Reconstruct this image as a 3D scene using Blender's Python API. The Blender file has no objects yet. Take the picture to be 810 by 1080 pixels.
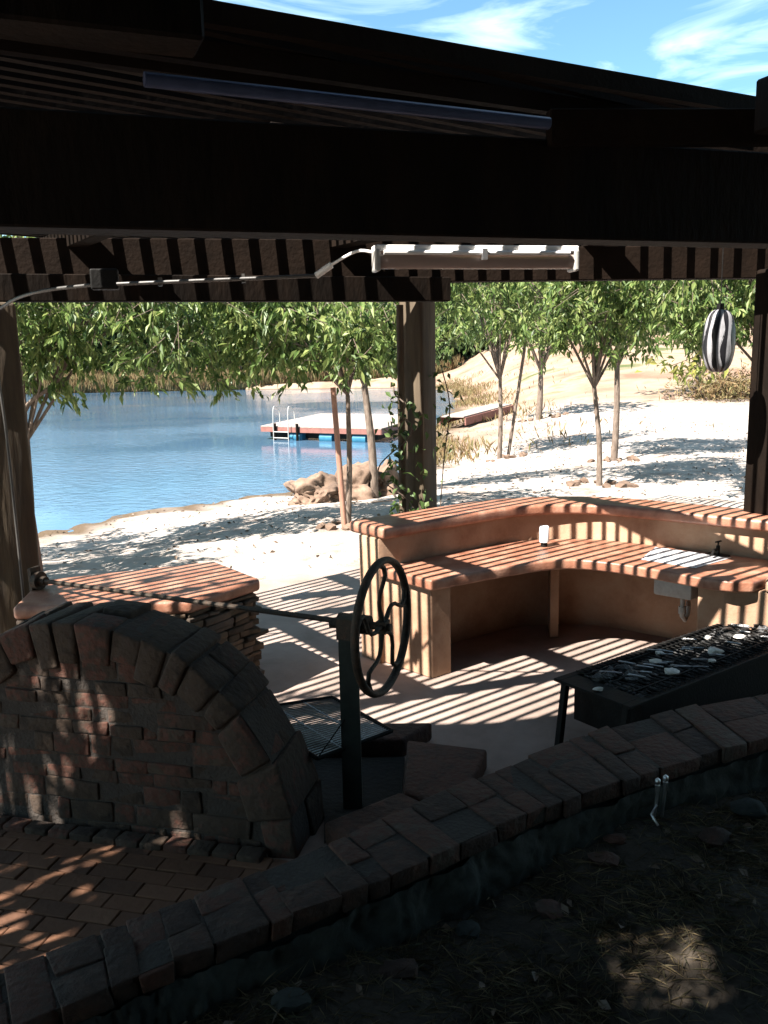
import bpy, bmesh, math, random
import numpy as np
from mathutils import Vector, Matrix, noise as mnoise
from math import radians as R, sin, cos, pi, sqrt, atan2, tan

random.seed(7); rng = np.random.default_rng(11)
C = bpy.context.scene.collection
S = bpy.context.scene

# ------------------------------------------------------------------ camera
cam = bpy.data.cameras.new('camera'); camo = bpy.data.objects.new('camera', cam); C.objects.link(camo)
P_, R_ = R(10.2), R(1.2)
r = Vector((1, 0, 0)); u = Vector((0, sin(P_), cos(P_))); f = Vector((0, cos(P_), -sin(P_)))
rc = r*cos(R_) - u*sin(R_); uc = r*sin(R_) + u*cos(R_)
M = Matrix((rc, uc, -f)).transposed().to_4x4(); M.translation = Vector((0, 0, 2.6))
camo.matrix_world = M
cam.sensor_fit = 'VERTICAL'; cam.sensor_height = 24; cam.lens = 24*916/1080
cam.clip_start = 0.05; cam.clip_end = 5000
S.camera = camo

# ------------------------------------------------------------------ light
SUN_AZ, SUN_EL = 51.5, 50.0          # the light travels towards azimuth 53 (from +Y to +X)
w = bpy.data.worlds.new('World'); S.world = w; w.use_nodes = True
nt = w.node_tree; nt.nodes.clear()
out = nt.nodes.new('ShaderNodeOutputWorld'); bg = nt.nodes.new('ShaderNodeBackground')
sky = nt.nodes.new('ShaderNodeTexSky'); sky.sky_type = 'NISHITA'; sky.sun_disc = False
sky.sun_elevation = R(SUN_EL); sky.sun_rotation = R(SUN_AZ+180); sky.air_density = 1.0; sky.dust_density = 0.3; sky.ozone_density = 1.5
bg.inputs['Strength'].default_value = 0.05
tc = nt.nodes.new('ShaderNodeTexCoord'); mp = nt.nodes.new('ShaderNodeMapping')
mp.inputs['Scale'].default_value = (2.2, 2.2, 9.0); mp.inputs['Rotation'].default_value = (0.12, 0.25, 0.3)
nz = nt.nodes.new('ShaderNodeTexNoise'); nz.inputs['Scale'].default_value = 2.0; nz.inputs['Detail'].default_value = 7
nz.inputs['Roughness'].default_value = 0.55; nz.inputs['Distortion'].default_value = 0.9
cr = nt.nodes.new('ShaderNodeValToRGB'); cr.color_ramp.elements[0].position = 0.46; cr.color_ramp.elements[1].position = 0.78
mx = nt.nodes.new('ShaderNodeMix'); mx.data_type = 'RGBA'; mx.inputs[7].default_value = (9.5, 8.5, 8.8, 1)
L = nt.links.new
L(tc.outputs['Generated'], mp.inputs[0]); L(mp.outputs[0], nz.inputs['Vector']); L(nz.outputs[0], cr.inputs[0])
L(cr.outputs[0], mx.inputs[0]); L(sky.outputs[0], mx.inputs[6]); tint = nt.nodes.new('ShaderNodeMix'); tint.data_type = 'RGBA'; tint.blend_type = 'MULTIPLY'; tint.inputs[0].default_value = 1
tint.inputs[7].default_value = (.82, 1.1, 1.06, 1); L(mx.outputs[2], tint.inputs[6]); L(tint.outputs[2], bg.inputs[0]); L(bg.outputs[0], out.inputs[0])
sl = bpy.data.lights.new('sun', 'SUN'); sl.energy = 5.0; sl.angle = R(0.4); sl.color = (1, .93, .84)
so = bpy.data.objects.new('sun', sl); C.objects.link(so)
LD = Vector((sin(R(SUN_AZ))*cos(R(SUN_EL)), cos(R(SUN_AZ))*cos(R(SUN_EL)), -sin(R(SUN_EL))))
so.rotation_euler = LD.to_track_quat('-Z', 'Y').to_euler()
S.view_settings.view_transform = 'Standard'; S.view_settings.look = 'None'
S.view_settings.exposure = 2.2; S.view_settings.gamma = 1
S.render.engine = 'CYCLES'

# ------------------------------------------------------------------ materials
def mat(name, cols, scale=6, rough=.8, bump=.2, bscale=40, island=False, metal=0, detail=6, stretch=None, spec=.5,
        trans=0, coat=0, nw=.5):
    m = bpy.data.materials.new(name); m.use_nodes = True; n = m.node_tree; b = n.nodes['Principled BSDF']
    lk = n.links.new
    t = n.nodes.new('ShaderNodeTexCoord'); mpp = n.nodes.new('ShaderNodeMapping')
    mpp.inputs['Scale'].default_value = stretch or (1, 1, 1); lk(t.outputs['Object'], mpp.inputs[0])
    no = n.nodes.new('ShaderNodeTexNoise'); no.inputs['Scale'].default_value = scale; no.inputs['Detail'].default_value = detail
    no.inputs['Roughness'].default_value = .65
    lk(mpp.outputs[0], no.inputs['Vector'])
    ramp = n.nodes.new('ShaderNodeValToRGB'); e = ramp.color_ramp.elements
    k = len(cols)
    while len(e) < k: e.new(.5)
    for i, c in enumerate(cols):
        e[i].position = (.3+.4*i/(k-1)) if not island else i/(k-1)
        e[i].color = (*c, 1)
    if island:
        g = n.nodes.new('ShaderNodeNewGeometry'); ad = n.nodes.new('ShaderNodeMath'); ad.operation = 'MULTIPLY_ADD'
        ad.inputs[1].default_value = nw; lk(no.outputs[0], ad.inputs[0])
        s2 = n.nodes.new('ShaderNodeMath'); s2.operation = 'MULTIPLY_ADD'; s2.inputs[1].default_value = .95; s2.inputs[2].default_value = .02-.5*nw; s2.inputs[1].default_value = .95 if nw < .6 else .7
        lk(g.outputs['Random Per Island'], s2.inputs[0]); lk(s2.outputs[0], ad.inputs[2]); lk(ad.outputs[0], ramp.inputs[0])
    else: lk(no.outputs[0], ramp.inputs[0])
    lk(ramp.outputs[0], b.inputs['Base Color'])
    b.inputs['Roughness'].default_value = rough; b.inputs['Metallic'].default_value = metal
    b.inputs['Specular IOR Level'].default_value = spec
    if coat: b.inputs['Coat Weight'].default_value = coat
    if bump:
        n2 = n.nodes.new('ShaderNodeTexNoise'); n2.inputs['Scale'].default_value = bscale; n2.inputs['Detail'].default_value = 5
        lk(mpp.outputs[0], n2.inputs['Vector'])
        bp = n.nodes.new('ShaderNodeBump'); bp.inputs['Strength'].default_value = bump; bp.inputs['Distance'].default_value = .02
        lk(n2.outputs[0], bp.inputs['Height']); lk(bp.outputs[0], b.inputs['Normal'])
    if trans:
        tr = n.nodes.new('ShaderNodeBsdfTranslucent'); ms = n.nodes.new('ShaderNodeMixShader'); ms.inputs[0].default_value = trans
        o = n.nodes['Material Output']; lk(ramp.outputs[0], tr.inputs[0]); lk(b.outputs[0], ms.inputs[1]); lk(tr.outputs[0], ms.inputs[2]); lk(ms.outputs[0], o.inputs[0])
    return m

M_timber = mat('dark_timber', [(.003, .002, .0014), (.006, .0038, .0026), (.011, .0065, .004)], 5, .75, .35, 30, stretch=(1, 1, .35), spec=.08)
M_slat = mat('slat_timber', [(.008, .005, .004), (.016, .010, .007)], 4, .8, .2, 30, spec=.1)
M_post = mat('post_timber', [(.03, .02, .012), (.06, .042, .024), (.095, .07, .042)], 9, .8, .4, 25, stretch=(1, 1, .12))
M_terra = mat('terracotta_screed', [(.14, .052, .030), (.26, .115, .072), (.36, .20, .14)], 5, .42, .12, 60)
M_plaster = mat('ochre_plaster', [(.23, .125, .075), (.32, .195, .125), (.37, .25, .17)], 3.2, .9, .12, 55)
M_floor = mat('patio_screed', [(.15, .11, .09), (.23, .175, .15), (.29, .23, .20)], 1.3, .85, .15, 60)
M_brickfloor = mat('brick_paving', [(.055, .023, .011), (.10, .043, .02), (.125, .058, .03)], 4, .9, .3, 30, island=True)
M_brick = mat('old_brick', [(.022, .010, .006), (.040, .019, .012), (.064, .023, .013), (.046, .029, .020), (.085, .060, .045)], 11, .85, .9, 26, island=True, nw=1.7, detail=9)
M_fstone = mat('fireplace_stone', [(.022, .013, .008), (.042, .026, .016), (.034, .022, .015), (.072, .026, .016), (.044, .030, .020), (.052, .037, .026), (.11, .082, .062)], 9, .95, .9, 22, island=True, nw=1.5, detail=9)
M_mortar = mat('mortar', [(.026, .020, .016), (.042, .033, .027)], 12, .95, .6, 50)
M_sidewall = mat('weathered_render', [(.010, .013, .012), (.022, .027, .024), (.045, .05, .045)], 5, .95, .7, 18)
M_stack = mat('stacked_slate', [(.04, .028, .02), (.08, .06, .04), (.12, .08, .05), (.06, .05, .045)], 9, .9, .8, 25, island=True)
M_iron = mat('rusty_iron', [(.018, .013, .011), (.035, .026, .018), (.07, .035, .022)], 25, .7, .35, 90, metal=.5)
M_black = mat('black_steel', [(.004, .004, .004), (.010, .0095, .009)], 12, .6, .15, 60, metal=0, spec=.15)
M_channel = mat('grey_green_steel', [(.025, .033, .03), (.045, .055, .05)], 10, .5, .1, 60, metal=.4)
M_coal = mat('charcoal', [(.010, .010, .010), (.03, .03, .03), (.05, .05, .052)], 9, .45, .8, 60, island=True)
M_ash = mat('ash_lump', [(.45, .42, .38), (.65, .62, .58)], 20, .9, .4, 50)
M_steel = mat('brushed_steel', [(.55, .56, .58), (.7, .71, .72)], 30, .3, .03, 200, metal=.9)
M_drain = mat('satin_drainer', [(.5, .51, .53), (.62, .63, .65)], 30, .4, .03, 200, metal=.3)
M_bright = mat('grate_steel', [(.22, .22, .22), (.4, .4, .4)], 30, .33, .2, 80, metal=.9)
M_white = mat('white_enamel', [(.75, .74, .72), (.82, .81, .8)], 8, .35, .02, 80)
M_cond = mat('grey_conduit', [(.3, .29, .27), (.4, .39, .37)], 20, .35, .05, 80)
M_dcond = mat('dark_conduit', [(.03, .028, .026), (.05, .047, .044)], 20, .45, .05, 80)
M_blue = mat('blue_grey_pipe', [(.05, .065, .12), (.08, .10, .18)], 10, .3, .05, 60, metal=.3)
M_rock = mat('boulder_rock', [(.05, .034, .027), (.13, .085, .06), (.22, .15, .11)], 2.5, .95, 1.0, 6)
M_bark = mat('young_bark', [(.06, .042, .032), (.12, .088, .068), (.19, .15, .12)], 18, .9, .5, 40, stretch=(1, 1, .3))
M_stake = mat('red_stake', [(.20, .10, .07), (.32, .17, .12)], 15, .9, .3, 40, stretch=(1, 1, .2))
M_leaf = mat('leaf', [(.032, .065, .014), (.085, .145, .032), (.16, .22, .06), (.26, .30, .10)], 2.2, .5, 0, island=True, trans=.45)
M_leafy = mat('leaf_yellowish', [(.10, .13, .03), (.20, .22, .05), (.30, .27, .08)], 1.2, .45, 0, island=True, trans=.35)
M_dleaf = mat('vine_leaf', [(.03, .06, .012), (.07, .12, .03), (.12, .16, .05)], 2, .5, 0, island=True, trans=.3)
M_wood = mat('far_wood_foliage', [(.016, .030, .010), (.035, .062, .018), (.07, .10, .03)], .25, .8, 0, island=True, trans=.2)
M_reed = mat('reeds', [(.10, .055, .022), (.17, .11, .05), (.13, .12, .045), (.24, .17, .09)], 1, .9, 0, island=True, trans=.2)
M_straw = mat('straw', [(.05, .035, .018), (.11, .08, .042), (.035, .04, .018), (.22, .165, .09)], 6, .8, 0, island=True, trans=.15)
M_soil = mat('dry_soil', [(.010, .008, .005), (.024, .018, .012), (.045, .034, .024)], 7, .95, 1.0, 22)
M_litter = mat('dead_leaf', [(.05, .03, .02), (.11, .075, .05), (.2, .16, .13)], 9, .8, .3, 30, island=True)
M_deck = mat('bleached_deck', [(.20, .155, .135), (.32, .26, .23)], 3, .8, .1, 20, stretch=(6, .3, 1))
M_redwood = mat('red_brown_board', [(.14, .055, .045), (.22, .09, .07)], 5, .8, .2, 20)
M_drum = mat('blue_drum', [(.012, .09, .16), (.025, .14, .22)], 4, .45, .05, 30)
M_dstripe = mat('lantern_black', [(.008, .008, .01), (.015, .015, .018)], 10, .35, .03, 60)
M_wstripe = mat('lantern_white', [(.16, .16, .17), (.30, .30, .32)], 10, .4, .03, 60)
M_blockwall = mat('blocker_plaster', [(.03, .023, .017), (.05, .035, .027)], 2, .9, .2, 40)
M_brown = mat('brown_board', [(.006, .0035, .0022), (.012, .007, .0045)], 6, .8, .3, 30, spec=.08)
M_pit = mat('soot', [(.008, .007, .006), (.02, .018, .015)], 6, .95, .6, 30)

# ------------------------------------------------------------------ mesh helpers
class MB:
    def __init__(s): s.v = []; s.f = []
    def add(s, vs, fs):
        o = len(s.v); s.v += [tuple(v) for v in vs]; s.f += [tuple(i+o for i in q) for q in fs]; return s
    def box(s, c, size, az=0, tilt=0, jit=0):      # local x along azimuth az (degrees from +Y to +X); local y is its left
        hx, hy, hz = size[0]/2, size[1]/2, size[2]/2
        d = Vector((sin(R(az)), cos(R(az)), 0)); n = Vector((-d.y, d.x, 0)); up = Vector((0, 0, 1))
        if tilt:
            d2 = d*cos(R(tilt))+up*sin(R(tilt)); up = -d*sin(R(tilt))+up*cos(R(tilt)); d = d2
        vs = []
        for k in (-1, 1):
            for j in (-1, 1):
                for i in (-1, 1):
                    p = Vector(c)+d*(i*hx)+n*(j*hy)+up*(k*hz)
                    if jit: p += Vector([random.uniform(-jit, jit) for _ in range(3)])
                    vs.append(p)
        return s.add(vs, [(0, 2, 3, 1), (4, 5, 7, 6), (0, 1, 5, 4), (1, 3, 7, 5), (3, 2, 6, 7), (2, 0, 4, 6)])
    def bar(s, a, b, wd, ht):                      # beam between two points (centre line)
        a = Vector(a); b = Vector(b); d = b-a; az = math.degrees(atan2(d.x, d.y)); ti = math.degrees(atan2(d.z, sqrt(d.x**2+d.y**2)))
        return s.box((a+b)/2, (d.length, wd, ht), az, ti)
    def tube(s, pts, rad, n=8, cap=True):
        pts = [Vector(p) for p in pts]; k = len(pts)
        if not hasattr(rad, '__len__'): rad = [rad]*k
        vs = []; prev = None
        for i, p in enumerate(pts):
            t = (pts[min(i+1, k-1)]-pts[max(i-1, 0)]).normalized()
            if prev is None: a = t.orthogonal().normalized()
            else:
                a = prev - t*prev.dot(t); a = a.normalized() if a.length > 1e-6 else t.orthogonal().normalized()
            prev = a; b = t.cross(a)
            for j in range(n):
                q = 2*pi*j/n; vs.append(p+(a*cos(q)+b*sin(q))*rad[i])
        fs = [(i*n+j, i*n+(j+1) % n, (i+1)*n+(j+1) % n, (i+1)*n+j) for i in range(k-1) for j in range(n)]
        if cap: fs += [tuple(range(n-1, -1, -1)), tuple(range((k-1)*n, k*n))]
        return s.add(vs, fs)
    def prism(s, poly, z0, z1):
        n = len(poly)
        return s.add([(x, y, z0) for x, y in poly]+[(x, y, z1) for x, y in poly],
                     [tuple(range(n-1, -1, -1)), tuple(range(n, 2*n))]+[(i, (i+1) % n, (i+1) % n+n, i+n) for i in range(n)])
    def ribbon(s, A, B, z0, z1):                   # strip between two polylines of the same length
        n = len(A); vs = []
        for p, q in zip(A, B): vs += [(p[0], p[1], z0), (q[0], q[1], z0), (q[0], q[1], z1), (p[0], p[1], z1)]
        fs = []
        for i in range(n-1):
            for j in range(4):
                fs.append((i*4+j, i*4+(j+1) % 4, (i+1)*4+(j+1) % 4, (i+1)*4+j))
        fs += [(0, 3, 2, 1), tuple((n-1)*4+j for j in range(4))]
        return s.add(vs, fs)
    def blob(s, c, rad, sub=1, jit=.25, seed=None, rough=0):
        bm = bmesh.new(); bmesh.ops.create_icosphere(bm, subdivisions=sub, radius=1)
        rr = random.Random(seed if seed is not None else random.random())
        ax = [rr.uniform(0, 6) for _ in range(6)]
        vs = []
        for v in bm.verts:
            p = v.co; k = 1+jit*(sin(p.x*3+ax[0])*.5+sin(p.y*4+ax[1])*.5+sin(p.z*5+ax[2]+p.x*2)*.5)+rr.uniform(-jit, jit)*(.35 if not rough else .05)
            if rough: k += rough*mnoise.noise(p*1.6+Vector((ax[0], 0, 0)))+rough*.6*abs(mnoise.noise(p*4+Vector((0, ax[1], 0))))
            vs.append((c[0]+p.x*rad[0]*k, c[1]+p.y*rad[1]*k, c[2]+p.z*rad[2]*k))
        fs = [tuple(v.index for v in fa.verts) for fa in bm.faces]; bm.free()
        return s.add(vs, fs)
    def build(s, name, m, parent=None, bevel=0, smooth=0, fix=False, seg=2, origin=None):
        me = bpy.data.meshes.new(name)
        me.from_pydata(s.v, [], s.f)
        if bevel or fix:
            bm = bmesh.new(); bm.from_mesh(me)
            bmesh.ops.recalc_face_normals(bm, faces=bm.faces)
            if bevel:
                ed = [e for e in bm.edges if len(e.link_faces) == 2 and e.calc_face_angle(0) > R(35)]
                bmesh.ops.bevel(bm, geom=ed, offset=bevel, segments=seg, affect='EDGES', clamp_overlap=True, profile=.5)
            bm.to_mesh(me); bm.free()
        me.materials.append(m)
        if smooth: me.shade_smooth(); me.set_sharp_from_angle(angle=R(smooth))
        o = bpy.data.objects.new(name, me); C.objects.link(o)
        if parent is not None:
            o.parent = parent; o.matrix_parent_inverse = Matrix.Translation(-parent.location)
        return o
def tag(o, label=None, cat=None, group=None, kind=None):
    if label: o['label'] = label
    if cat: o['category'] = cat
    if group: o['group'] = group
    if kind: o['kind'] = kind
    return o
def thing(name, label, cat, loc=(0, 0, 0), group=None):
    o = bpy.data.objects.new(name, None); C.objects.link(o); o.location = loc; o.empty_display_size = .2
    return tag(o, label, cat, group)
def rect_sweep(n):
    pass
def smooth_pts(pts, n):
    pts = [Vector(p) for p in pts]; P = [pts[0]*2-pts[1]]+pts+[pts[-1]*2-pts[-2]]; o = []
    segs = len(pts)-1
    for k in range(n):
        t = k/(n-1)*segs; i = min(int(t), segs-1); t -= i
        a, b, c, d = P[i:i+4]
        o.append(.5*((2*b)+(c-a)*t+(2*a-5*b+4*c-d)*t*t+(3*b-a-3*c+d)*t**3))
    return o
def offset(pts, d):                                # to the left of travel
    o = []
    for i, p in enumerate(pts):
        t = (pts[min(i+1, len(pts)-1)]-pts[max(i-1, 0)]).normalized()
        o.append(Vector((p.x-t.y*d, p.y+t.x*d)))
    return o
def leaves(centers, dirs, length, width, droop=.5, name=None):   # arrays of pointed, folded leaves
    n = len(centers)
    d = dirs/np.linalg.norm(dirs, axis=1, keepdims=True)
    up = rng.normal(size=(n, 3)); up[:, 2] = np.abs(up[:, 2])+.6
    sd = np.cross(d, up); sd /= np.linalg.norm(sd, axis=1, keepdims=True)
    nm = np.cross(sd, d)
    ln = (length*rng.uniform(.6, 1.25, n))[:, None]; wd = (width*rng.uniform(.7, 1.2, n))[:, None]
    b = centers; m = b+d*ln*.45; t = b+d*ln; t[:, 2] -= (ln[:, 0]*.25*droop)
    l = m+sd*wd/2+nm*wd*.22; rr = m-sd*wd/2+nm*wd*.22
    V = np.stack([b, l, t, rr], 1).reshape(-1, 3)
    k = np.arange(n)*4
    F = np.concatenate([np.stack([k, k+1, k+2], 1), np.stack([k, k+2, k+3], 1)], 0)
    return V, F
def np_obj(name, V, F, m, parent=None, smooth=False):
    me = bpy.data.meshes.new(name)
    me.from_pydata(V.tolist(), [], F.tolist())
    me.materials.append(m)
    if smooth: me.shade_smooth()
    o = bpy.data.objects.new(name, me); C.objects.link(o)
    if parent is not None: o.parent = parent; o.matrix_parent_inverse = Matrix.Translation(-parent.location)
    return o
def np_obj_mixed(name, V, F1, F2, m1, m2, parent):
    me = bpy.data.meshes.new(name); me.from_pydata(V.tolist(), [], F1+F2)
    me.materials.append(m1); me.materials.append(m2)
    me.polygons.foreach_set('material_index', [0]*len(F1)+[1]*len(F2))
    o = bpy.data.objects.new(name, me); C.objects.link(o); o.parent = parent; o.matrix_parent_inverse = Matrix.Translation(-parent.location)
    return o
def azv(a): return Vector((sin(R(a)), cos(R(a)), 0))

# ------------------------------------------------------------------ terrain and lake
WZ = -0.8
LAKE = np.array([(-300, 6), (-60, 9), (-20, 13), (-9.5, 15.2), (-7.3, 16.2), (-6.9, 17.3), (-6, 19), (-4.6, 20.3), (-2.5, 21.9), (.43, 24.3),
                 (1.0, 27), (1.4, 31), (3.25, 44.5), (5.5, 62), (6.6, 80), (4.5, 92), (-16, 98), (-43, 98), (-90, 92), (-300, 80)], float)
def lake_dist(X, Y):
    D = np.full(X.shape, 1e9); ins = np.zeros(X.shape, bool); n = len(LAKE)
    for i in range(n):
        a = LAKE[i]; b = LAKE[(i+1) % n]; e = b-a
        t = np.clip(((X-a[0])*e[0]+(Y-a[1])*e[1])/(e@e), 0, 1)
        D = np.minimum(D, np.hypot(X-a[0]-t*e[0], Y-a[1]-t*e[1]))
        c = (a[1] > Y) != (b[1] > Y)
        xs = (b[0]-a[0])*(Y-a[1])/((b[1]-a[1]) if b[1] != a[1] else 1e-9)+a[0]
        ins ^= c & (X < xs)
    return np.where(ins, -D, D)
def sst(x): x = np.clip(x, 0, 1); return x*x*(3-2*x)
def ground_h(X, Y):
    X = np.asarray(X, float); Y = np.asarray(Y, float)
    d = lake_dist(X, Y)
    d = d + .25*np.sin(X*1.7+1)*np.sin(Y*1.3) + .12*np.sin(X*5.1)*np.cos(Y*4.3)
    h = np.where(d > 0, WZ+(-WZ)*sst((d+.6)/8.5)-.0*d, WZ+.02+d*.16)
    h = np.maximum(h, -3.5)
    far = sst((Y-84)/14)*(d > 0)
    h = h+far*(.5+np.clip(Y-98, 0, 60)*.05)
    h = h+sst((X-3.5-(Y-40)*.03)/14)*np.clip(Y-40, 0, 70)*.085*(d > 0)
    h = h+np.clip(Y-140, 0, 300)*.03
    near = sst((13.0-Y)/3)
    h = h-.06*near*(d > 3)
    bump = .018*np.sin(X*2.3+.7*Y)+.014*np.sin(3.9*Y-1.1*X)+.01*np.sin(7*X+5*Y)
    return h+bump*sst((Y-10.5)/2)
def gh(x, y): return float(ground_h(np.array([x]), np.array([y]))[0])
xs = np.unique(np.concatenate([np.linspace(-2500, -300, 12), np.linspace(-300, -60, 30), np.linspace(-60, -16, 60), np.linspace(-16, 12, 150), np.linspace(12, 60, 70), np.linspace(60, 300, 25), np.linspace(300, 2500, 12)]))
ys = np.unique(np.concatenate([np.linspace(-800, -20, 10), np.linspace(-20, 9, 20), np.linspace(9, 34, 140), np.linspace(34, 130, 140), np.linspace(130, 500, 30), np.linspace(500, 3500, 12)]))
X, Y = np.meshgrid(xs, ys); Z = ground_h(X, Y)
V = np.stack([X, Y, Z], -1).reshape(-1, 3); nx, ny = len(xs), len(ys)
i0 = (np.arange(ny-1)[:, None]*nx+np.arange(nx-1)[None]).ravel()
F = np.stack([i0, i0+1, i0+1+nx, i0+nx], 1)
mg = bpy.data.materials.new('ground_sand_and_veld'); mg.use_nodes = True; n = mg.node_tree; b = n.nodes['Principled BSDF']; lk = n.links.new
b.inputs['Roughness'].default_value = .95; b.inputs['Specular IOR Level'].default_value = .15
t = n.nodes.new('ShaderNodeTexCoord')
def noise(n, sc, det=6, ro=.6):
    q = n.nodes.new('ShaderNodeTexNoise'); q.inputs['Scale'].default_value = sc; q.inputs['Detail'].default_value = det; q.inputs['Roughness'].default_value = ro
    n.links.new(t.outputs['Object'], q.inputs['Vector']); return q
def ramp(n, src, els):
    q = n.nodes.new('ShaderNodeValToRGB'); e = q.color_ramp.elements
    while len(e) < len(els): e.new(.5)
    for i, (p, c) in enumerate(els): e[i].position = p; e[i].color = (*c, 1)
    n.links.new(src, q.inputs[0]); return q
n1 = noise(n, .9, 8, .7); r1 = ramp(n, n1.outputs[0], [(.34, (.19, .14, .115)), (.43, (.31, .265, .235)), (.6, (.37, .33, .30)), (.75, (.45, .415, .385))])
n2 = noise(n, .22, 8, .6); r2 = ramp(n, n2.outputs[0], [(.34, (.17, .10, .07)), (.45, (.22, .155, .11)), (.56, (.27, .20, .15)), (.68, (.075, .09, .035))])
at = n.nodes.new('ShaderNodeAttribute'); at.attribute_name = 'sand'
m1 = n.nodes.new('ShaderNodeMix'); m1.data_type = 'RGBA'; lk(at.outputs['Fac'], m1.inputs[0]); lk(r2.outputs[0], m1.inputs[6]); lk(r1.outputs[0], m1.inputs[7])
gp_ = n.nodes.new('ShaderNodeNewGeometry'); sx_ = n.nodes.new('ShaderNodeSeparateXYZ'); lk(gp_.outputs['Position'], sx_.inputs[0])
mr_ = n.nodes.new('ShaderNodeMapRange'); mr_.inputs[1].default_value = -.78; mr_.inputs[2].default_value = -.70; lk(sx_.outputs[2], mr_.inputs[0])
wet = n.nodes.new('ShaderNodeMix'); wet.data_type = 'RGBA'; lk(mr_.outputs[0], wet.inputs[0]); wet.inputs[6].default_value = (.10, .07, .045, 1); lk(m1.outputs[2], wet.inputs[7])
lk(wet.outputs[2], b.inputs['Base Color'])
n3 = noise(n, 9, 8, .75); bp = n.nodes.new('ShaderNodeBump'); bp.inputs['Strength'].default_value = .8; bp.inputs['Distance'].default_value = .06
lk(n3.outputs[0], bp.inputs['Height']); lk(bp.outputs[0], b.inputs['Normal'])
g = np_obj('ground', V, F, mg, smooth=True); tag(g, kind='structure')
LDm = lake_dist(X, Y)
sand = sst((46-Y+.25*(X-6)+3*np.sin(X*.3))/9)*sst((LDm+1.5)/2.0)
sand = sand*(1-.85*sst((Y-26)/6)*sst((7.5-(X-(Y-30)*.12))/4)*(X > -3))
a = g.data.attributes.new('sand', 'FLOAT', 'POINT'); a.data.foreach_set('value', sand.ravel().astype(np.float32))

mw = bpy.data.materials.new('lake_water'); mw.use_nodes = True; n = mw.node_tree; b = n.nodes['Principled BSDF']; lk = n.links.new
b.inputs['Base Color'].default_value = (.06, .115, .18, 1); b.inputs['Roughness'].default_value = .04; b.inputs['IOR'].default_value = 1.33
t = n.nodes.new('ShaderNodeTexCoord'); mpp = n.nodes.new('ShaderNodeMapping'); mpp.inputs['Scale'].default_value = (1, 1.3, 1); lk(t.outputs['Object'], mpp.inputs[0])
wa = n.nodes.new('ShaderNodeTexNoise'); wa.inputs['Scale'].default_value = 3.2; wa.inputs['Detail'].default_value = 4; wa.inputs['Roughness'].default_value = .5
lk(mpp.outputs[0], wa.inputs['Vector'])
wb = n.nodes.new('ShaderNodeTexNoise'); wb.inputs['Scale'].default_value = .09; wb.inputs['Detail'].default_value = 3; lk(t.outputs['Object'], wb.inputs['Vector'])
rr_ = n.nodes.new('ShaderNodeMapRange'); rr_.inputs[1].default_value = .38; rr_.inputs[2].default_value = .62; rr_.inputs[3].default_value = .05; rr_.inputs[4].default_value = 1.0
lk(wb.outputs[0], rr_.inputs[0])
bp = n.nodes.new('ShaderNodeBump'); bp.inputs['Distance'].default_value = .05; lk(rr_.outputs[0], bp.inputs['Strength']); lk(wa.outputs[0], bp.inputs['Height']); lk(bp.outputs[0], b.inputs['Normal'])
wm = MB().add([(-300, 0, WZ), (60, 0, WZ), (60, 130, WZ), (-300, 130, WZ)], [(0, 1, 2, 3)]).build('lake_water', mw); tag(wm, kind='structure')
# keep only the part inside the basin: the ground rises above the sheet elsewhere

# patio floor
patio = [(-3.2, 3.0), (-1.2, 2.6), (0.5, 3.4), (2.6, 5.0), (5.0, 6.0), (5.6, 9.0), (3.2, 10.2), (1.2, 11.6), (-1.2, 10.2), (-4.6, 7.6), (-4.2, 4.0)]
fl = MB().prism(patio, -.25, .012).build('patio_floor', M_floor, bevel=.01); tag(fl, kind='structure')
# brick paving strip on the camera side of the fireplace
WBp = [Vector(p) for p in [(-3.6, 1.6), (-1.9, 2.45), (-1.25, 2.91), (-.82, 3.2), (-.22, 3.63), (.43, 4.14)]]
pv = MB()
for i in range(16):
    for j in range(18):
        c = Vector((-3.1, 4.70, 0))+azv(104)*(i*.222+(j % 2)*.11)+azv(194)*(j*.112)
        yb = np.interp(c.x, [q.x for q in WBp], [q.y for q in WBp])
        if c.y > yb-.05 and c.x < -.2: pv.box((c.x, c.y, .022+random.uniform(-.003, .004)), (.216, .106, .03), 104, jit=.002)
p = pv.build('brick_paving', M_brickfloor, bevel=.004, seg=1); tag(p, kind='structure')

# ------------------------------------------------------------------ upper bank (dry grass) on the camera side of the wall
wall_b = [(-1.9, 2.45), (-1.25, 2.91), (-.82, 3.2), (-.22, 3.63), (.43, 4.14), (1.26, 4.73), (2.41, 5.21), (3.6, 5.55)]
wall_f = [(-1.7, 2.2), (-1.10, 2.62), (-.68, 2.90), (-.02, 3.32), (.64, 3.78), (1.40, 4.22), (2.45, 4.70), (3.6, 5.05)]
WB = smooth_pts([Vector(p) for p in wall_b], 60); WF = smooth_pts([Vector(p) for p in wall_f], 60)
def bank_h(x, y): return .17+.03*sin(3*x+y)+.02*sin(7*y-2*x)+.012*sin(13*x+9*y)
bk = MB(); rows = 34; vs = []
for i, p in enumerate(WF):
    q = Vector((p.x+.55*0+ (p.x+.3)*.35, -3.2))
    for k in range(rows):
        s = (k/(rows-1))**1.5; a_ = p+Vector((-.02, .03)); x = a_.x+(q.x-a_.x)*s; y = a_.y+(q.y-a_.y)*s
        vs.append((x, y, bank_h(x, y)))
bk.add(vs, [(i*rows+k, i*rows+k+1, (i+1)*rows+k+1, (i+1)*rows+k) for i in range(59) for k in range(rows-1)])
o = bk.build('grass_bank', M_soil, smooth=60); tag(o, kind='structure')
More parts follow.
